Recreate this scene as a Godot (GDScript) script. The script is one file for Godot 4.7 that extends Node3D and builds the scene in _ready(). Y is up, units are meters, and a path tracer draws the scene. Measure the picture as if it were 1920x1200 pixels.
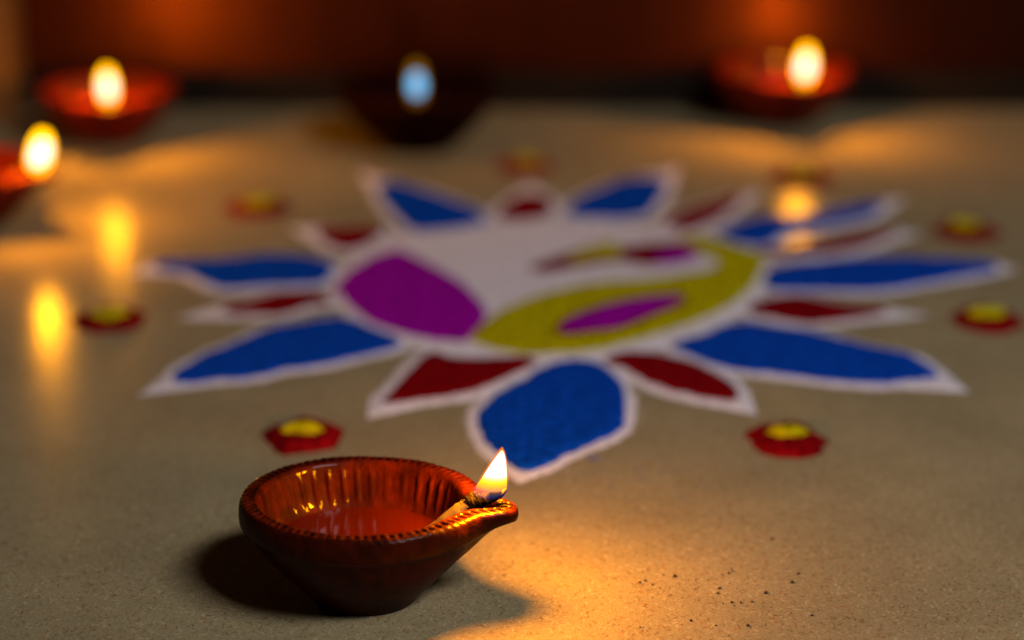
extends Node3D
# A lit clay oil lamp on a polished stone floor beside a powder rangoli; more lamps burn out of focus behind it.
# Lengths inside the builders are centimetres (x, z on the floor); CM turns them into metres. The camera stands over x 0, z 0.

const CM := 0.01
const BLUE := [
	[[1.2, -78.4, 2.3, -79.1, 3.1, -78.8, 3.6, -77.6, 3.8, -75.8, 3.8, -74.1, 3.5, -72.3, 2.7, -71.2, 1.7, -70.1, 0.6, -68.7, 0.1, -69.1, -0.5, -70.5, -0.8, -71.7, -1.0, -73.4, -0.8, -74.7, -0.1, -76.2, 0.7, -77.3], [0.2, -67.6]],
	[[6.2, -81.0, 7.5, -82.2, 8.6, -83.4, 10.1, -83.1, 11.7, -82.2, 13.2, -80.9, 14.6, -80.0, 15.1, -78.9, 15.3, -77.6, 14.3, -77.2, 12.9, -76.9, 11.1, -77.4, 9.6, -78.0, 8.2, -78.4, 7.1, -79.5], [16.3, -76.1]],
	[[10.7, -89.9, 11.2, -90.9, 12.9, -91.6, 15.4, -92.2, 17.7, -92.1, 20.0, -91.6, 19.9, -90.6, 17.7, -89.4, 15.7, -88.3, 14.3, -87.9, 12.5, -88.1, 10.7, -88.1], [21.2, -90.9]],
	[[9.1, -95.8, 9.9, -97.2, 11.2, -98.4, 13.2, -98.7, 15.0, -99.9, 16.6, -101.0, 16.9, -100.4, 15.8, -98.6, 13.6, -97.2, 12.1, -96.3, 11.0, -94.5, 10.2, -94.4], [18.4, -102.1]],
	[[2.8, -100.7, 3.5, -102.4, 4.9, -104.4, 6.0, -105.3, 7.1, -105.1, 7.0, -103.1, 6.0, -99.4, 5.2, -98.7, 3.9, -98.7, 2.8, -99.0], [8.2, -107.7]],
	[[-6.2, -103.8, -5.8, -104.6, -4.5, -103.4, -2.9, -101.4, -1.7, -99.7, -1.5, -98.0, -2.3, -97.2, -3.9, -96.5, -4.7, -98.0, -5.6, -100.7], [-7.5, -107.0]],
	[[-14.9, -91.6, -13.9, -91.8, -12.5, -91.9, -10.7, -92.5, -9.3, -92.5, -7.8, -91.6, -7.7, -90.4, -8.0, -88.9, -9.8, -88.6, -11.6, -88.2, -12.4, -88.9, -13.4, -90.2, -14.7, -90.8], [-15.9, -90.2]],
	[[-12.2, -77.8, -11.4, -79.8, -10.2, -81.5, -9.5, -82.7, -8.0, -83.6, -6.7, -84.1, -5.7, -83.1, -4.3, -81.3, -5.6, -80.0, -7.2, -78.9, -8.6, -78.3, -9.7, -77.5, -10.7, -77.4, -11.9, -77.0], [-13.3, -75.7]],
]

const RED := [
	[[-4.4, -75.0, -3.9, -77.0, -3.3, -79.4, -2.9, -80.0, -2.2, -79.4, -1.0, -79.4, 0.3, -79.5, 0.8, -79.1, -0.1, -77.8, -1.2, -76.4, -2.1, -75.7, -3.5, -75.2], [-5.0, -73.4]],
	[[3.6, -79.4, 4.3, -80.0, 5.2, -79.9, 6.4, -79.1, 7.4, -77.6, 7.8, -76.5, 7.8, -75.3, 6.9, -75.5, 5.8, -76.2, 4.9, -77.3, 4.3, -78.4], [8.5, -73.8]],
	[[9.5, -85.2, 10.1, -86.4, 11.6, -86.9, 12.9, -86.0, 14.6, -85.2, 13.8, -84.6, 11.6, -83.8, 10.3, -84.5], [16.5, -84.8]],
	[[10.8, -93.6, 12.4, -93.8, 13.6, -94.7, 15.2, -95.7, 16.8, -96.4, 15.4, -94.4, 13.9, -93.3, 12.3, -92.8, 11.0, -92.8], [18.0, -96.1]],
	[[7.0, -97.7, 7.8, -99.5, 9.3, -101.0, 10.6, -102.2, 9.9, -100.0, 8.7, -97.9, 7.6, -96.8], [11.8, -103.0]],
	[[-0.4, -98.3, -0.3, -100.3, 0.5, -102.2, 1.5, -101.9, 1.7, -100.3, 1.4, -98.7], [0.8, -105.0]],
	[[-8.4, -95.8, -8.3, -96.7, -7.2, -96.8, -5.9, -96.7, -6.2, -95.1, -6.9, -93.7, -7.7, -94.3], [-9.9, -97.1]],
	[[-11.4, -85.4, -10.4, -86.4, -9.2, -87.4, -7.9, -87.4, -7.5, -86.2, -8.2, -86.0, -9.0, -85.1, -10.2, -84.9], [-13.2, -84.4]],
]

const DISC := [ -7.4, -88.0, -7.2, -91.3, -6.1, -94.9, -4.0, -96.8, -1.4, -97.4, 1.2, -98.3, 4.1, -98.0, 6.7, -97.4, 8.7, -96.1, 10.6, -93.6, 10.8, -90.5, 10.0, -86.9, 8.6, -84.2, 6.7, -81.7, 4.4, -80.0, 1.6, -79.1, -1.2, -79.7, -3.4, -80.7, -5.3, -82.6, -6.6, -84.9 ]
const PURPLE_LEAF := [ -5.0, -93.4, -5.9, -92.3, -6.7, -90.4, -7.1, -88.3, -6.8, -87.1, -6.0, -84.8, -5.2, -83.4, -3.6, -82.0, -2.5, -81.5, -1.6, -81.7, -1.2, -83.7, -1.1, -85.0, -1.7, -87.6, -2.7, -89.9, -3.8, -91.8, -4.6, -93.1 ]
const YELLOW_SWEEP := [ -1.6, -81.7, -1.1, -83.4, -0.2, -85.4, 1.3, -87.2, 3.3, -88.6, 5.6, -89.2, 7.8, -90.2, 8.6, -91.0, 8.7, -91.9, 8.0, -93.1, 7.5, -94.0, 7.2, -94.9, 8.2, -95.6, 9.4, -94.4, 10.6, -92.8, 10.5, -91.3, 10.0, -89.1, 9.1, -86.7, 7.7, -84.5, 6.0, -82.7, 4.0, -81.0, 2.1, -80.1, 0.6, -80.0, -0.5, -80.4 ]
const ALMOND := [ 1.9, -82.7, 2.3, -83.8, 3.5, -85.2, 5.0, -86.3, 6.3, -86.7, 6.8, -86.5, 6.4, -85.6, 5.2, -84.2, 4.1, -82.9, 2.9, -82.4, 2.1, -82.2 ]
const SMALL_LEAF := [ 0.8, -90.8, 1.7, -92.1, 3.3, -93.8, 4.2, -94.4, 4.8, -93.8, 5.9, -94.3, 7.2, -94.4, 7.8, -94.0, 6.1, -91.3, 4.6, -91.8, 2.7, -91.0, 1.5, -90.3 ]
const SMALL_LEAF_YELLOW := [ 2.4, -92.1, 3.5, -93.8, 4.2, -94.4, 4.6, -93.6, 4.6, -92.3, 3.6, -92.0, 2.7, -91.5 ]
const SMALL_LEAF_PURPLE := [ 5.9, -91.8, 6.7, -93.1, 7.5, -93.5, 7.9, -92.8, 7.5, -91.9, 6.4, -91.3 ]

var rng := RandomNumberGenerator.new()
var taken := {}
var powder_noise := FastNoiseLite.new()


func lin(r: float, g: float, b: float) -> Color:
	return Color(r, g, b).linear_to_srgb()


func numbered(called: String) -> String:
	var n: int = taken.get(called, -1) + 1
	taken[called] = n
	return called if n == 0 else "%s_%03d" % [called, n]


func tag(o: Node3D, label: String, category: String, group := "") -> void:
	o.set_meta("label", label)
	o.set_meta("category", category)
	if group:
		o.set_meta("group", group)


func obj(called: String, mesh: Mesh, material: Material, parent: Node3D = self) -> MeshInstance3D:
	var o := MeshInstance3D.new()
	o.name = numbered(called) if parent == self else called
	o.mesh = mesh
	o.material_override = material
	o.cast_shadow = GeometryInstance3D.SHADOW_CASTING_SETTING_ON
	parent.add_child(o, true)
	return o


func struct(called: String, mesh: Mesh, material: Material) -> MeshInstance3D:
	var o := obj(called, mesh, material)
	o.set_meta("kind", "structure")
	return o


func indexed(verts: PackedVector3Array, index: PackedInt32Array, uv := PackedVector2Array(), tint := PackedColorArray()) -> ArrayMesh:
	var st := SurfaceTool.new()
	st.begin(Mesh.PRIMITIVE_TRIANGLES)
	for i in verts.size():
		if uv.size():
			st.set_uv(uv[i])
		if tint.size():
			st.set_color(tint[i])
		st.set_smooth_group(0)
		st.add_vertex(verts[i])
	for i in index:
		st.add_index(i)
	st.generate_normals()
	return st.commit()


# rings of n points each, joined into one skin; closed round
func skin(rings: Array, with_uv := false, tint := PackedColorArray()) -> ArrayMesh:
	var n: int = rings[0].size()
	var verts := PackedVector3Array()
	var uv := PackedVector2Array()
	var index := PackedInt32Array()
	for r in rings.size():
		for k in n:
			verts.append(rings[r][k] * CM)
			if with_uv:
				uv.append(Vector2(float(k) / n, float(r) / (rings.size() - 1)))
	for r in rings.size() - 1:
		for k in n:
			var a := r * n + k
			var b := r * n + (k + 1) % n
			index.append_array([a, a + n, b, b, a + n, b + n])
	return indexed(verts, index, uv, tint)


func points(flat: Array) -> PackedVector2Array:
	var p := PackedVector2Array()
	for i in flat.size() / 2:
		p.append(Vector2(flat[2 * i], flat[2 * i + 1]))
	return p


# a closed outline made smooth and then a little uneven, as powder falls
func smooth(p: PackedVector2Array, steps: int, wobble: float, seed: int) -> PackedVector2Array:
	var fine := PackedVector2Array()
	var n := p.size()
	for i in n:
		for s in steps:
			fine.append(p[i].cubic_interpolate(p[(i + 1) % n], p[(i + n - 1) % n], p[(i + 2) % n], float(s) / steps))
	var out := PackedVector2Array()
	for q in fine:
		var w := Vector2(powder_noise.get_noise_3d(q.x * 30, q.y * 30, seed), powder_noise.get_noise_3d(q.x * 30, q.y * 30, seed + 50))
		var w2 := Vector2(powder_noise.get_noise_3d(q.x * 95, q.y * 95, seed), powder_noise.get_noise_3d(q.x * 95, q.y * 95, seed + 50))
		out.append(q + (w + w2 * 0.5) * wobble)
	return out


func grown(p: PackedVector2Array, by: float) -> PackedVector2Array:
	return Geometry2D.offset_polygon(p, by, Geometry2D.JOIN_ROUND)[0]


# a bank of powder inside an outline: from y0 at its edge it rises by rise over a width of edge
func mound(p: PackedVector2Array, y0: float, rise: float, edge: float, cell: float, seed: int, rough := 0.03) -> ArrayMesh:
	var box := Rect2(p[0], Vector2.ZERO)
	for q in p:
		box = box.expand(q)
	box = box.grow(cell * 1.5)
	var nx := int(box.size.x / cell) + 2
	var nz := int(box.size.y / cell) + 2
	var inside := PackedByteArray()
	inside.resize(nx * nz)
	for j in nz:
		for i in nx:
			inside[j * nx + i] = 1 if Geometry2D.is_point_in_polygon(box.position + Vector2(i, j) * cell, p) else 0
	var at := PackedInt32Array()
	at.resize(nx * nz)
	at.fill(-1)
	var verts := PackedVector3Array()
	var index := PackedInt32Array()
	for j in nz - 1:
		for i in nx - 1:
			var corners := [j * nx + i, j * nx + i + 1, (j + 1) * nx + i + 1, (j + 1) * nx + i]
			if inside[corners[0]] + inside[corners[1]] + inside[corners[2]] + inside[corners[3]] == 0:
				continue
			for c in corners:
				if at[c] >= 0:
					continue
				at[c] = verts.size()
				var q: Vector2 = box.position + Vector2(c % nx, c / nx) * cell
				var near := Vector2.ZERO
				var best := 1e9
				for k in p.size():
					var on := Geometry2D.get_closest_point_to_segment(q, p[k], p[(k + 1) % p.size()])
					var d := on.distance_squared_to(q)
					if d < best:
						best = d
						near = on
				if inside[c]:
					var t := smoothstep(0.0, 1.0, sqrt(best) / edge)
					var bump := powder_noise.get_noise_3d(q.x * 40, q.y * 40, seed * 7) + 0.6 * powder_noise.get_noise_3d(q.x * 110, q.y * 110, seed * 7)
					verts.append(Vector3(q.x, y0 + rise * t + rough * t * bump, q.y) * CM)
				else:
					verts.append(Vector3(near.x, y0, near.y) * CM)
			index.append_array([at[corners[0]], at[corners[1]], at[corners[2]], at[corners[0]], at[corners[2]], at[corners[3]]])
	return indexed(verts, index)


func noise_texture(frequency: float, from: Color, to: Color, size := 512, kind := FastNoiseLite.TYPE_SIMPLEX_SMOOTH) -> NoiseTexture2D:
	var n := FastNoiseLite.new()
	n.seed = int(frequency * 1000.0) + 3
	n.frequency = frequency
	n.noise_type = kind
	n.fractal_octaves = 4
	var t := NoiseTexture2D.new()
	t.width = size
	t.height = size
	t.seamless = true
	t.noise = n
	var ramp := Gradient.new()
	ramp.set_color(0, from)
	ramp.set_color(1, to)
	t.color_ramp = ramp
	return t


var grain_color: NoiseTexture2D
var grain_height: NoiseTexture2D


func powder(c: Color) -> StandardMaterial3D:
	var m := StandardMaterial3D.new()
	m.albedo_color = c
	m.albedo_texture = grain_color
	m.roughness = 1.0
	m.metallic_specular = 0.02
	m.uv1_triplanar = true
	m.uv1_world_triplanar = true
	m.uv1_scale = Vector3.ONE * 28.0
	m.heightmap_enabled = true
	m.heightmap_texture = grain_height
	m.heightmap_scale = 0.04
	return m


# fine fibrous flecks, pale chips and dark specks of a polished resin stone, 16 cm a side
func stone_image() -> ImageTexture:
	var n := 1024
	var im := Image.create(n, n, false, Image.FORMAT_RGB8)
	var base := Color(0.545, 0.5, 0.38)
	var f := FastNoiseLite.new()
	f.seed = 11
	f.frequency = 0.17
	f.fractal_octaves = 3
	for y in n:
		for x in n:
			var v := 1.0 + 0.17 * f.get_noise_2d(x, y)
			im.set_pixel(x, y, Color(base.r * v, base.g * v, base.b * v))
	for k in 11000:
		var p := Vector2(rng.randf() * n, rng.randf() * n)
		var way := Vector2.from_angle(rng.randf() * TAU)
		var pick := rng.randf()
		var long := rng.randf_range(1.5, 6)
		var wide := rng.randf_range(0.8, 2.5)
		var c := Color(0.68, 0.62, 0.48)
		var share := rng.randf_range(0.25, 0.75)
		if pick > 0.4:
			c = Color(0.42, 0.34, 0.23)
		if pick > 0.9:
			c = Color(0.56, 0.36, 0.16)
			share = rng.randf_range(0.3, 0.8)
		if pick > 0.965:
			c = Color(0.7, 0.66, 0.55)
			wide = rng.randf_range(2.0, 4.0)
			share = rng.randf_range(0.3, 0.6)
		if pick > 0.992:
			c = Color(0.16, 0.1, 0.07)
			long = rng.randf_range(0.8, 2.4)
			wide = rng.randf_range(0.6, 1.4)
			share = 0.9
		var reach := int(long + wide) + 1
		for dy in range(-reach, reach + 1):
			for dx in range(-reach, reach + 1):
				var d := Vector2(dx, dy)
				var along := absf(d.dot(way)) / (long + wide)
				var off := absf(d.cross(way)) / wide
				var inn := 1.0 - along * along - off * off
				if inn > 0.0:
					var xx := posmod(int(p.x) + dx, n)
					var yy := posmod(int(p.y) + dy, n)
					im.set_pixel(xx, yy, im.get_pixel(xx, yy).lerp(c, share * minf(1.0, inn * 2.0)))
	return ImageTexture.create_from_image(im)


# ---- the clay lamp -------------------------------------------------------------------------------------------------

const RIM := 2.83
const FLAME_LIGHT := 0.0155
var outer: Array[Vector2] = []   # outline of the rim, spout along +x
var inner: Array[Vector2] = []   # outline of the opening
var turn: Array[float] = []      # direction of each outline point
var way: Array[float] = []       # distance along the outline


func half_outline(radius: float, from_deg: float, nose: Array, on_circle: int, on_nose: int) -> Array[Vector2]:
	var out: Array[Vector2] = []
	for k in on_circle:
		out.append(Vector2.from_angle(lerpf(PI, deg_to_rad(from_deg), float(k) / on_circle)) * radius)
	var p := [Vector2.from_angle(deg_to_rad(from_deg + 12.0)) * radius, Vector2.from_angle(deg_to_rad(from_deg)) * radius]
	for q in nose:
		p.append(q)
	p.append(Vector2(p[-1].x, -p[-2].y) if p[-2].y < 0.25 else p[-1] * Vector2(1, 1) - Vector2(0, 0.2))
	var segments := p.size() - 3
	for k in on_nose + 1:
		var t := float(k) / on_nose * segments
		var i := mini(int(t), segments - 1)
		out.append(p[i + 1].cubic_interpolate(p[i + 2], p[i], p[i + 3], t - i))
	return out


func outlines() -> void:
	var a := half_outline(3.5, 44, [Vector2(2.98, 1.86), Vector2(3.3, 1.3), Vector2(3.58, 0.9), Vector2(3.9, 0.66), Vector2(4.2, 0.46), Vector2(4.4, 0.24), Vector2(4.45, 0.0)], 250, 120)
	var b := half_outline(2.93, 44, [Vector2(2.42, 1.52), Vector2(2.66, 1.05), Vector2(2.9, 0.66), Vector2(3.2, 0.4), Vector2(3.5, 0.28), Vector2(3.72, 0.16), Vector2(3.78, 0.0)], 250, 120)
	for k in a.size():
		outer.append(a[k])
		inner.append(b[k])
	for k in range(a.size() - 2, 0, -1):
		outer.append(a[k] * Vector2(1, -1))
		inner.append(b[k] * Vector2(1, -1))
	var s := 0.0
	for k in outer.size():
		turn.append(outer[k].angle())
		way.append(s)
		s += outer[k].distance_to(outer[(k + 1) % outer.size()])


func bowl_mesh() -> ArrayMesh:
	outlines()
	var n := outer.size()
	var rings := []
	var lump := FastNoiseLite.new()
	lump.seed = 5
	lump.frequency = 0.35
	# outside: height, radius of the round body, share of the spout, size of the outline
	for q in [[0.0, 0.0, 0, 1], [0.0, 1.36, 0, 1], [0.04, 1.48, 0, 1], [0.2, 1.6, 0, 1], [0.5, 1.92, 0, 1], [0.8, 2.25, 0, 1], [1.1, 2.56, 0.0, 1], [1.4, 2.8, 0.05, 0.95],
			[1.65, 2.97, 0.16, 0.95], [1.85, 3.08, 0.34, 0.95], [2.0, 3.15, 0.56, 0.955], [2.1, 3.2, 0.78, 0.96], [2.15, 3.3, 0.93, 0.965], [2.18, 3.38, 1, 0.985], [2.23, 3.5, 1, 1.0],
			[2.4, 3.5, 1, 1.005], [2.6, 3.5, 1, 1.003], [2.72, 3.5, 1, 0.995], [2.79, 3.5, 1, 0.985]]:
		var ring := PackedVector3Array()
		for k in n:
			var p: Vector2 = (Vector2.from_angle(turn[k]) * q[1]).lerp(outer[k] * q[3], q[2])
			p *= 1.0 + 0.012 * lump.get_noise_3d(p.x, q[0], p.y)
			var up := lerpf(q[0], RIM - (RIM - q[0]) * 0.55, smoothstep(3.1, 4.3, p.x))
			ring.append(Vector3(p.x, up, p.y))
		rings.append(ring)
	# the top of the rim, with a row of pressed notches
	for u in [0.06, 0.14, 0.24, 0.36, 0.5, 0.62, 0.74, 0.86, 0.95, 1.0]:
		var ring := PackedVector3Array()
		for k in n:
			var p: Vector2 = (outer[k] * 0.985).lerp(inner[k], u)
			var press := clampf(0.95 + 1.1 * lump.get_noise_2d(p.x * 3.0 + 70.0, p.y * 3.0), 0.25, 1.3)
			var tooth := press * smoothstep(-0.25, 0.45, sin(way[k] / 0.27 * TAU + 1.6 * lump.get_noise_2d(p.x * 2.0, p.y * 2.0 + 30.0)))
			var depth := 0.058 * smoothstep(0.2, 0.36, u) * (1.0 - smoothstep(0.6, 0.76, u)) + 0.045 * (1.0 - smoothstep(0.0, 0.14, u))
			var y := RIM + 0.02 * sin(u * PI) - depth * tooth - 0.08 * smoothstep(0.86, 1.0, u)
			y += 0.03 * lump.get_noise_2d(p.x * 2.0, p.y * 2.0)
			ring.append(Vector3(p.x, y, p.y))
		rings.append(ring)
	# inside wall with upright flutes, then the hollow
	for q in [[2.66, 2.92, 1, 0.995], [2.5, 2.86, 0.95, 0.98], [2.3, 2.79, 0.85, 0.97], [2.1, 2.71, 0.7, 0.95], [1.9, 2.62, 0.5, 0.95], [1.7, 2.51, 0.28, 0.95], [1.5, 2.37, 0.1, 0.95], [1.25, 2.15, 0, 1],
			[1.0, 1.82, 0, 1], [0.8, 1.4, 0, 1], [0.68, 0.9, 0, 1], [0.62, 0.4, 0, 1], [0.61, 0.0, 0, 1]]:
		var ring := PackedVector3Array()
		for k in n:
			var flute := smoothstep(0.72, 1.0, absf(sin(turn[k] * 20.0 + 0.5 * sin(turn[k] * 3.0 + 1.0) + 0.3 * sin(turn[k] * 7.0)))) * (0.8 + 0.4 * sin(turn[k] * 5.3)) * smoothstep(1.7, 2.0, q[0]) * (1.0 - smoothstep(2.5, 2.68, q[0])) * smoothstep(0.55, 0.8, absf(turn[k]))
			var p: Vector2 = (Vector2.from_angle(turn[k]) * q[1]).lerp(inner[k] * q[3], q[2])
			p -= Vector2.from_angle(turn[k]) * 0.06 * flute
			ring.append(Vector3(p.x, q[0], p.y))
		rings.append(ring)
	# soot round the wick, with a ragged edge, and darker oily stains
	var tint := PackedColorArray()
	for ring in rings:
		for p in ring:
			var far := Vector2((p.x - 3.5) * 0.9, p.z * 1.1).length() + 0.5 * lump.get_noise_3d(p.x * 6, p.y * 6, p.z * 6)
			var soot := (1.0 - smoothstep(0.3, 1.15, far)) * smoothstep(2.3, 2.6, p.y)
			var oily := 1.0 - 0.45 * smoothstep(0.0, 0.35, lump.get_noise_3d(p.x * 2.2, p.y * 2.2, p.z * 2.2 + 40.0))
			tint.append(Color(1, 1, 1) * oily * lerpf(1.0, 0.12, soot))
	return skin(rings, false, tint)


func tube(path: Array, radii: Array, seed: int, rough := 0.15) -> ArrayMesh:
	var rings := []
	var nz := FastNoiseLite.new()
	nz.seed = seed
	nz.frequency = 1.6
	var curve := Curve3D.new()
	for p in path:
		curve.add_point(p)
	var steps := path.size() * 8
	for s in steps + 1:
		var t := float(s) / steps * (path.size() - 1)
		var i := mini(int(t), path.size() - 2)
		var a: Vector3 = path[maxi(i - 1, 0)]
		var d: Vector3 = path[mini(i + 2, path.size() - 1)]
		var c: Vector3 = path[i].cubic_interpolate(path[i + 1], a, d, t - i)
		var r: float = lerpf(radii[i], radii[i + 1], t - i)
		var to: Vector3 = (path[i + 1] - path[i]).normalized()
		var side := to.cross(Vector3.UP).normalized()
		var up := side.cross(to)
		var ring := PackedVector3Array()
		for k in 14:
			var g := k * TAU / 14
			var v := side * cos(g) + up * sin(g)
			var twist := 1.0 + rough * nz.get_noise_3d(c.x * 4 + v.x * 2, c.y * 4 + v.y * 2, c.z * 4 + v.z * 2 + s * 0.3)
			ring.append(c + v * r * twist)
		rings.append(ring)
	return skin(rings)


# a flame over its foot at the origin, leaning along +x: height share, middle, half width
const FLAME := [[0.0, -0.12, 0.02], [0.04, -0.12, 0.26], [0.1, -0.1, 0.42], [0.2, -0.06, 0.48], [0.3, -0.01, 0.44], [0.4, 0.04, 0.385], [0.55, 0.1, 0.31], [0.68, 0.15, 0.245], [0.8, 0.195, 0.175], [0.9, 0.23, 0.105], [0.96, 0.25, 0.055], [1.0, 0.26, 0.0]]


func flame_mesh(height: float, wide: float, low: float, high: float, plump := 0.0) -> ArrayMesh:
	var rings := []
	for s in 37:
		var t := float(s) / 36
		var i := 0
		while i < FLAME.size() - 2 and FLAME[i + 1][0] < t:
			i += 1
		var f: float = clampf((t - FLAME[i][0]) / (FLAME[i + 1][0] - FLAME[i][0]), 0, 1)
		var c: float = lerpf(FLAME[i][1], FLAME[i + 1][1], f)
		var w: float = lerpf(FLAME[i][2], FLAME[i + 1][2], f) * wide
		w = lerpf(w, 0.48 * wide * sqrt(maxf(0.0, 1.0 - pow(2.0 * t - 1.0, 2))), plump)
		var ring := PackedVector3Array()
		for k in 28:
			var g := k * TAU / 28
			ring.append(Vector3(c + cos(g) * w, lerpf(low, high, t) * height, sin(g) * w * 0.75))
		rings.append(ring)
	return skin(rings, true)


func gradient(stops: Array) -> GradientTexture2D:
	var g := Gradient.new()
	var at := PackedFloat32Array()
	var colors := PackedColorArray()
	for s in stops:
		at.append(s[0])
		colors.append(s[1])
	g.offsets = at
	g.colors = colors
	var t := GradientTexture2D.new()
	t.gradient = g
	t.width = 8
	t.height = 256
	t.fill_from = Vector2(0, 0)
	t.fill_to = Vector2(0, 1)
	return t


# burning gas: it gives light and hides little; alpha and colour run up the flame
func fire(stops: Array, energy: float) -> StandardMaterial3D:
	var m := StandardMaterial3D.new()
	var seen := []
	var shine := []
	for s in stops:
		seen.append([s[0], Color(0, 0, 0, s[2])])
		shine.append([s[0], s[1]])
	m.transparency = BaseMaterial3D.TRANSPARENCY_ALPHA
	m.albedo_texture = gradient(seen)
	m.roughness = 1.0
	m.metallic_specular = 0.0
	m.emission_enabled = true
	m.emission = Color.WHITE
	m.emission_operator = BaseMaterial3D.EMISSION_OP_MULTIPLY
	m.emission_texture = gradient(shine)
	m.emission_energy_multiplier = energy
	return m


func glow(c: Color, energy: float) -> StandardMaterial3D:
	var m := StandardMaterial3D.new()
	m.albedo_color = Color.BLACK
	m.metallic_specular = 0.0
	m.emission_enabled = true
	m.emission = c
	m.emission_energy_multiplier = energy
	return m


func clay(color: Color) -> StandardMaterial3D:
	var m := StandardMaterial3D.new()
	m.albedo_color = color
	m.vertex_color_use_as_albedo = true
	m.albedo_texture = noise_texture(0.02, Color(0.6, 0.66, 0.62), Color(1, 1, 1))
	m.roughness = 0.52
	m.metallic_specular = 0.12
	m.clearcoat_enabled = true
	m.clearcoat = 0.14
	m.clearcoat_roughness = 0.07
	m.uv1_triplanar = true
	m.uv1_scale = Vector3.ONE * 22.0
	m.heightmap_enabled = true
	m.heightmap_texture = noise_texture(0.045, Color.BLACK, Color.WHITE)
	m.heightmap_scale = 0.02
	return m


func make_lamp() -> Node3D:
	var lamp := Node3D.new()
	lamp.name = numbered("oil_lamp")
	add_child(lamp)
	obj("bowl", bowl_mesh(), clay(lin(0.054, 0.0048, 0.0005)), lamp)

	var oil := StandardMaterial3D.new()
	oil.transparency = BaseMaterial3D.TRANSPARENCY_ALPHA
	oil.albedo_color = Color(0.3, 0.07, 0.0, 0.45)
	oil.roughness = 0.03
	var disc := CylinderMesh.new()
	disc.top_radius = 2.52 * CM
	disc.bottom_radius = 2.5 * CM
	disc.height = 0.06 * CM
	disc.radial_segments = 72
	var o := obj("oil", disc, oil, lamp)
	o.position.y = 1.62 * CM

	var cotton := StandardMaterial3D.new()
	cotton.albedo_color = lin(0.115, 0.078, 0.03)
	cotton.albedo_texture = noise_texture(0.05, Color(0.75, 0.72, 0.66), Color(1, 1, 1), 256)
	cotton.roughness = 0.55
	cotton.uv1_triplanar = true
	cotton.uv1_scale = Vector3.ONE * 60.0
	var burnt := StandardMaterial3D.new()
	burnt.albedo_color = lin(0.006, 0.004, 0.004)
	burnt.roughness = 0.7
	burnt.metallic_specular = 0.05
	burnt.heightmap_enabled = true
	burnt.heightmap_texture = noise_texture(0.09, Color.BLACK, Color.WHITE, 256)
	burnt.heightmap_scale = 0.05
	burnt.uv1_triplanar = true
	burnt.uv1_scale = Vector3.ONE * 80.0
	var wick := obj("wick", tube([Vector3(0.4, 1.45, 0.75), Vector3(1.3, 1.66, 0.62), Vector3(2.1, 2.1, 0.42), Vector3(2.8, 2.6, 0.16), Vector3(3.15, 2.84, 0.04)], [0.16, 0.2, 0.23, 0.25, 0.24], 4), cotton, lamp)
	obj("burnt_end", tube([Vector3(2.9, 2.68, 0.1), Vector3(3.2, 2.88, 0.03), Vector3(3.6, 3.0, 0.0), Vector3(3.95, 3.12, 0.0), Vector3(4.15, 3.3, 0.02)], [0.2, 0.26, 0.15, 0.09, 0.03], 9, 0.5), burnt, wick)

	# the flame: a white body over a yellow and a clear bluish foot, in a thin orange mantle
	var body := obj("flame", flame_mesh(1.42, 0.92, 0.03, 0.97), fire([
		[0.0, Color(0.3, 0.4, 0.9), 0.05], [0.1, Color(0.5, 0.5, 0.8), 0.03], [0.18, Color(0.9, 0.55, 0.2), 0.08], [0.25, Color(1.0, 0.55, 0.02), 0.5], [0.36, Color(1.0, 0.7, 0.02), 0.85],
		[0.43, Color(1.0, 0.9, 0.45), 1.0], [0.5, Color(1.0, 0.97, 0.9), 1.0], [0.93, Color(1.0, 0.97, 0.9), 1.0], [1.0, Color(1.0, 0.9, 0.5), 1.0]], 2.8), lamp)
	body.position = Vector3(3.76, 2.98, 0) * CM
	obj("flame_mantle", flame_mesh(1.46, 1.06, 0.0, 1.0), fire([
		[0.0, Color(0.3, 0.4, 0.9), 0.05], [0.15, Color(0.35, 0.4, 0.9), 0.04], [0.3, Color(0.7, 0.4, 0.5), 0.06], [0.42, Color(1.0, 0.5, 0.05), 0.4], [1.0, Color(1.0, 0.5, 0.05), 0.5]], 1.1), body)
	# its light leaves the upright sides of the flame
	for k in 4:
		var light := AreaLight3D.new()
		light.name = "flame_light"
		light.light_color = lin(1.0, 0.345, 0.003)
		light.light_energy = FLAME_LIGHT
		light.area_size = Vector2(0.32, 1.1) * CM
		light.area_range = 6.0
		light.area_attenuation = 2.0
		light.shadow_enabled = true
		light.rotation = Vector3(deg_to_rad(-22), k * PI / 2, 0)
		light.position = Vector3(0.06, 0.72, 0) * CM + Vector3(0, 0, -0.38 * CM).rotated(Vector3.UP, k * PI / 2)
		body.add_child(light, true)
	return lamp


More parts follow.
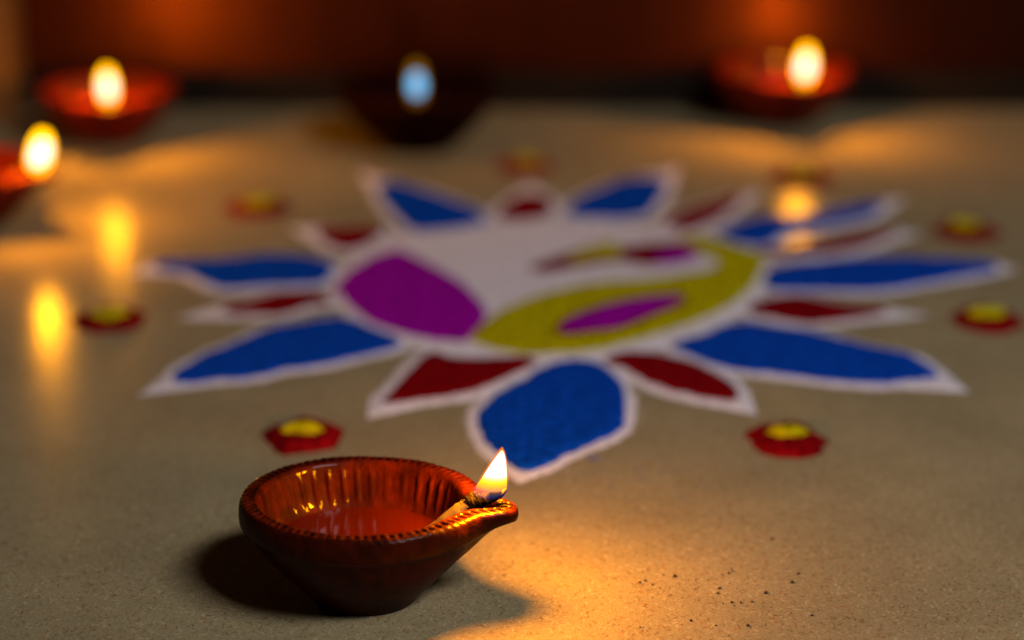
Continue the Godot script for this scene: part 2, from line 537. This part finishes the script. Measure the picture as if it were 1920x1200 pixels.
func _ready() -> void:
	rng.seed = 20
	powder_noise.seed = 8
	powder_noise.frequency = 0.03

	# camera: an 85 mm lens 28 cm above the floor, focused on the nearest lamp
	var camera := Camera3D.new()
	camera.name = "camera"
	add_child(camera)
	camera.position = Vector3(0, 0.282, 0)
	camera.rotation_degrees = Vector3(-18.5118, 0, 0)
	var lens := CameraAttributesPhysical.new()
	lens.frustum_focal_length = 85.0
	lens.frustum_focus_distance = 0.64
	lens.frustum_near = 0.05
	lens.frustum_far = 60.0
	lens.exposure_aperture = 4.7
	camera.attributes = lens
	camera.fov = 16.0714
	camera.near = 0.05
	camera.far = 60.0
	camera.current = true

	var environment := Environment.new()
	environment.background_mode = Environment.BG_COLOR
	environment.background_color = lin(0.006, 0.0055, 0.005)
	environment.tonemap_mode = Environment.TONE_MAPPER_LINEAR
	environment.tonemap_exposure = 1.0
	environment.sdfgi_enabled = true
	environment.ssao_enabled = true
	environment.ssil_enabled = true
	var world := WorldEnvironment.new()
	world.name = "world"
	world.environment = environment
	add_child(world)

	# the dim lamp of the room, above and to the right behind the camera
	var room := AreaLight3D.new()
	room.name = "room_light"
	add_child(room)
	room.area_size = Vector2(0.42, 0.17)
	room.area_range = 10.0
	room.area_attenuation = 2.0
	room.light_color = Color(1.0, 0.97, 0.965)
	room.light_energy = 1.12
	room.shadow_enabled = true
	room.position = Vector3(0.55, 0.9, 0.0)
	room.look_at(Vector3(0, 0, -0.75))

	grain_color = noise_texture(0.016, Color(0.42, 0.42, 0.42), Color(1, 1, 1))
	grain_height = noise_texture(0.11, Color.BLACK, Color.WHITE)

	# setting
	var stone := StandardMaterial3D.new()
	stone.albedo_texture = stone_image()
	stone.uv1_triplanar = true
	stone.uv1_world_triplanar = true
	stone.uv1_scale = Vector3.ONE * 6.25
	stone.detail_enabled = true
	stone.detail_blend_mode = BaseMaterial3D.BLEND_MODE_MUL
	stone.detail_albedo = noise_texture(0.012, Color(0.9, 0.9, 0.9), Color(1, 1, 1))
	stone.detail_uv_layer = BaseMaterial3D.DETAIL_UV_2
	stone.uv2_triplanar = true
	stone.uv2_world_triplanar = true
	stone.uv2_scale = Vector3.ONE * 2.7
	stone.roughness = 0.23
	stone.metallic_specular = 0.08
	var slab := BoxMesh.new()
	slab.size = Vector3(3.0, 0.04, 3.2)
	struct("floor", slab, stone).position = Vector3(0, -0.02, -0.4)

	var wood := StandardMaterial3D.new()
	wood.albedo_color = lin(0.05, 0.008, 0.0006)
	wood.metallic = 0.85
	wood.albedo_texture = noise_texture(0.008, Color(0.88, 0.88, 0.88), Color(1, 1, 1))
	wood.uv1_triplanar = true
	wood.uv1_scale = Vector3(9, 1.2, 9)
	wood.roughness = 0.4
	var board := BoxMesh.new()
	board.size = Vector3(3.0, 1.2, 0.03)
	var wall := struct("wall", board, wood)
	wall.position = Vector3(0, 0.6, -1.222)
	var rubber := StandardMaterial3D.new()
	rubber.albedo_color = lin(0.012, 0.009, 0.007)
	rubber.roughness = 0.9
	rubber.metallic_specular = 0.1
	var strip := BoxMesh.new()
	strip.size = Vector3(3.0, 0.02, 0.006)
	struct("skirting", strip, rubber).position = Vector3(0, 0.01, -1.206)
	var plaster := StandardMaterial3D.new()
	plaster.albedo_color = lin(0.09, 0.038, 0.003)
	plaster.roughness = 0.7
	var post := BoxMesh.new()
	post.size = Vector3(0.2, 1.2, 0.03)
	struct("pillar", post, plaster).position = Vector3(-0.363, 0.6, -1.187)

	# the rangoli: one flower of coloured powder
	var white := powder(lin(0.88, 0.84, 0.93))
	white.albedo_texture = noise_texture(0.017, Color(0.72, 0.72, 0.72), Color(1, 1, 1))
	var blue := powder(lin(0.005, 0.10, 0.80))
	var red := powder(lin(0.33, 0.004, 0.008))
	var purple := powder(lin(0.55, 0.006, 0.62))
	var yellow := powder(lin(0.78, 0.70, 0.004))
	var flower := Node3D.new()
	flower.name = "rangoli"
	add_child(flower)
	tag(flower, "large flower rangoli of blue, red, purple and yellow powder edged in white", "rangoli")
	obj("white_centre", mound(smooth(points(DISC), 6, 0.12, 1), 0.0, 0.1, 0.4, 0.16, 1), white, flower)
	obj("purple_leaf", mound(grown(smooth(points(PURPLE_LEAF), 5, 0.1, 2), 0.16), 0.06, 0.12, 0.25, 0.13, 2), purple, flower)
	var sweep := obj("yellow_sweep", mound(grown(smooth(points(YELLOW_SWEEP), 5, 0.1, 3), 0.12), 0.065, 0.12, 0.25, 0.13, 3), yellow, flower)
	var almond := smooth(points(ALMOND), 5, 0.06, 4)
	obj("red_almond", mound(grown(almond, 0.36), 0.14, 0.08, 0.2, 0.12, 4), red, sweep)
	obj("purple_almond", mound(grown(almond, 0.1), 0.19, 0.08, 0.2, 0.12, 5), purple, sweep)
	var leaf := obj("small_red_leaf", mound(grown(smooth(points(SMALL_LEAF), 5, 0.08, 6), 0.14), 0.06, 0.12, 0.2, 0.13, 6), red, flower)
	obj("yellow_patch", mound(grown(smooth(points(SMALL_LEAF_YELLOW), 5, 0.06, 7), 0.12), 0.14, 0.08, 0.2, 0.12, 7), yellow, leaf)
	obj("purple_patch", mound(grown(smooth(points(SMALL_LEAF_PURPLE), 5, 0.06, 8), 0.1), 0.14, 0.09, 0.2, 0.12, 8), purple, leaf)
	var seed := 10
	var loose := PackedVector2Array()
	for set in [[BLUE, "blue_petal", blue], [RED, "red_petal", red]]:
		for q in set[0]:
			var p := points(q[0])
			var tip := Vector2(q[1][0], q[1][1])
			var middle := Vector2.ZERO
			for v in p:
				middle += v / p.size()
			var out := (tip - middle).normalized()
			var edge := grown(smooth(p, 4, 0.0, 0), 0.56 if set[1] == "blue_petal" else 0.62)
			var reach := 0.0
			for v in edge:
				reach = maxf(reach, (v - middle).dot(out))
			var nose := PackedVector2Array([tip])
			for v in edge:
				if (v - middle).dot(out) > reach - 1.4:
					nose.append(v)
			var border: PackedVector2Array = Geometry2D.merge_polygons(edge, Geometry2D.convex_hull(nose))[0]
			border = smooth(border, 1, 0.0, 0)
			var petal := obj(set[1], mound(grown(smooth(p, 5, 0.12, seed), 0.22), 0.045, 0.13, 0.22, 0.14, seed), set[2], flower)
			obj("white_edge", mound(smooth(border, 1, 0.16, seed + 1), 0.0, 0.06 + 0.007 * (seed % 5), 0.3, 0.14, seed + 1), white, petal)
			for k in border.size():
				for n in 3:
					var from: Vector2 = border[k].lerp(border[(k + 1) % border.size()], rng.randf())
					loose.append(from + Vector2.from_angle(rng.randf() * TAU) * absf(rng.randfn(0.0, 0.22)))
			seed += 3
	# loose white grains that missed the lines
	var crumb := SphereMesh.new()
	crumb.radius = 0.5
	crumb.height = 1.0
	crumb.radial_segments = 7
	crumb.rings = 4
	var strewn := MultiMesh.new()
	strewn.transform_format = MultiMesh.TRANSFORM_3D
	strewn.mesh = crumb
	strewn.instance_count = loose.size()
	for k in loose.size():
		var r := rng.randf_range(0.025, 0.07)
		strewn.set_instance_transform(k, Transform3D(Basis().scaled(Vector3(r, r * 0.7, r) * CM), Vector3(loose[k].x, r * 0.3, loose[k].y) * CM))
	var dusting := MultiMeshInstance3D.new()
	dusting.name = "loose_grains"
	dusting.multimesh = strewn
	dusting.material_override = white
	flower.add_child(dusting, true)
	dusting.set_meta("kind", "stuff")

	# eight red and yellow powder spots round the flower
	var spots := [
		[-7.1, -71.7, 1.5, "red powder spot with a yellow heap, the nearer left one behind the front lamp"],
		[9.3, -71.4, 1.42, "red powder spot with a slanting yellow heap at the front right of the rangoli"],
		[18.6, -84.2, 1.55, "rightmost red and yellow powder spot at the edge of the picture"],
		[20.1, -96.6, 1.6, "red and yellow powder spot beyond the long blue petal on the far right"],
		[13.9, -105.6, 1.6, "red powder spot in the glow of the lamp at the back right"],
		[0.7, -108.0, 1.5, "small red and yellow powder spot at the far edge below the dark middle lamp"],
		[-11.6, -100.4, 1.6, "red and yellow powder spot at the far left beside the left lamps"],
		[-15.7, -84.0, 1.5, "dark red powder spot with green-yellow heap by the long flame reflections"]]
	for s in spots:
		var ring := PackedVector2Array()
		var heap := PackedVector2Array()
		var lean := rng.randf() * PI
		for k in 14:
			var g := k * TAU / 14
			ring.append(Vector2(cos(g), sin(g) * 1.08) * s[2] * rng.randf_range(0.88, 1.08))
			heap.append((Vector2(cos(g) * 0.6, sin(g) * 0.44) * s[2] * rng.randf_range(0.85, 1.15)).rotated(-0.5 + 0.5 * sin(lean)) + Vector2(0.05, -0.05))
		var spot := Node3D.new()
		spot.name = numbered("powder_spot")
		add_child(spot)
		spot.position = Vector3(s[0], 0, s[1]) * CM
		tag(spot, s[3], "powder spot", "red and yellow powder spots round the rangoli")
		obj("red_bed", mound(smooth(ring, 4, 0.3, seed), 0.0, 0.28, 0.45, 0.11, seed, 0.07), red, spot)
		obj("yellow_heap", mound(smooth(heap, 4, 0.22, seed + 1), 0.18, 0.34, 0.45, 0.1, seed + 1, 0.06), yellow, spot)
		seed += 3

	# the lamps
	var lamp := make_lamp()
	lamp.position = Vector3(-4.24, 0, -59.2) * CM
	lamp.rotation.y = deg_to_rad(-9.3)
	lamp.scale = Vector3(1, 1.1, 0.9)
	tag(lamp, "sharp red clay oil lamp burning in the foreground, its spout to the right", "oil lamp", "lit clay oil lamps on the floor")
	var core := flame_mesh(1.5, 0.85, 0.08, 0.8, 0.95)
	var mantle := flame_mesh(1.7, 1.15, -0.12, 1.0, 0.85)
	var gold := fire([[0.0, Color(1.0, 0.66, 0.0), 0.5], [1.0, Color(1.0, 0.7, 0.0), 0.5]], 7.0)
	var dim_gold := fire([[0.0, Color(1.0, 0.6, 0.0), 0.5], [1.0, Color(1.0, 0.68, 0.0), 0.5]], 0.42)
	var places := [
		[-19.9, -109.4, -80.0, 1.0, "blurred clay oil lamp at the back left, its flame above a red rim", lin(0.05, 0.45, 1.0), 4.2, 1.0],
		[-20.65, -96.3, -18.0, 1.0, "clay oil lamp cut off by the left edge of the picture", lin(0.05, 0.45, 1.0), 4.2, 1.0],
		[14.9, -113.2, -81.0, 1.06, "blurred clay oil lamp at the back right under an orange glow", lin(0.05, 0.45, 1.0), 4.2, 1.0],
		[-4.6, -107.4, -88.0, 1.16, "dark clay oil lamp at the back middle with a bluish flame", lin(0.0, 0.44, 0.85), 3.4, 0.06]]
	var brick := clay(lin(0.15, 0.010, 0.001))
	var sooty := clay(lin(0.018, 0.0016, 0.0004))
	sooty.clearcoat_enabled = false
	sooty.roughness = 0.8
	for q in places:
		var copy: Node3D = lamp.duplicate()
		copy.name = numbered("oil_lamp")
		add_child(copy)
		var facing := deg_to_rad(q[2])
		copy.rotation.y = facing
		copy.scale = Vector3.ONE * q[3]
		copy.position = (Vector3(q[0], 0, q[1]) - Vector3(3.8 * q[3], 0, 0).rotated(Vector3.UP, facing)) * CM
		tag(copy, q[4], "oil lamp", "lit clay oil lamps on the floor")
		var bowl: MeshInstance3D = copy.get_node("bowl")
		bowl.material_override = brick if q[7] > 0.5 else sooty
		var body: MeshInstance3D = copy.get_node("flame")
		body.mesh = core
		body.material_override = glow(q[5], q[6])
		var around: MeshInstance3D = body.get_node("flame_mantle")
		around.mesh = mantle
		around.material_override = dim_gold if q[7] < 0.5 else gold
		for c in body.get_children():
			if c is AreaLight3D:
				c.light_energy *= q[7]

	# dark grains dropped on the stone right of the front lamp, and blue ones by the front petal
	var grain := SphereMesh.new()
	grain.radius = 0.5
	grain.height = 1.0
	grain.radial_segments = 8
	grain.rings = 5
	for kind in [["dark_grains", lin(0.02, 0.008, 0.006), 60, "scattered dark grains on the bare stone at the lower right"], ["blue_grains", lin(0.02, 0.08, 0.45), 190, "stray blue powder grains around the front petal"]]:
		var many := MultiMesh.new()
		many.transform_format = MultiMesh.TRANSFORM_3D
		many.mesh = grain
		many.instance_count = kind[2]
		for k in kind[2]:
			var p := Vector2(5.4 + rng.randfn(0, 1.7), -59.3 + rng.randfn(0, 1.5))
			var r := 0.03 + 0.09 * pow(rng.randf(), 3)
			if kind[0] == "blue_grains":
				p = Vector2(2.7, -69.75) + Vector2(rng.randfn(0, 0.1), rng.randfn(0, 0.1)) if k < 25 else Vector2(4.5 + rng.randfn(0, 2.6), -69.5 + rng.randfn(0, 1.6))
				r = 0.02 + 0.05 * pow(rng.randf(), 2)
			many.set_instance_transform(k, Transform3D(Basis().scaled(Vector3(r, r * 0.7, r * rng.randf_range(0.7, 1.3)) * CM), Vector3(p.x, r * 0.3, p.y) * CM))
		var m := StandardMaterial3D.new()
		m.albedo_color = kind[1]
		m.roughness = 0.9
		var o := MultiMeshInstance3D.new()
		o.name = kind[0]
		o.multimesh = many
		o.material_override = m
		add_child(o)
		tag(o, kind[3], "powder grains")
		o.set_meta("kind", "stuff")
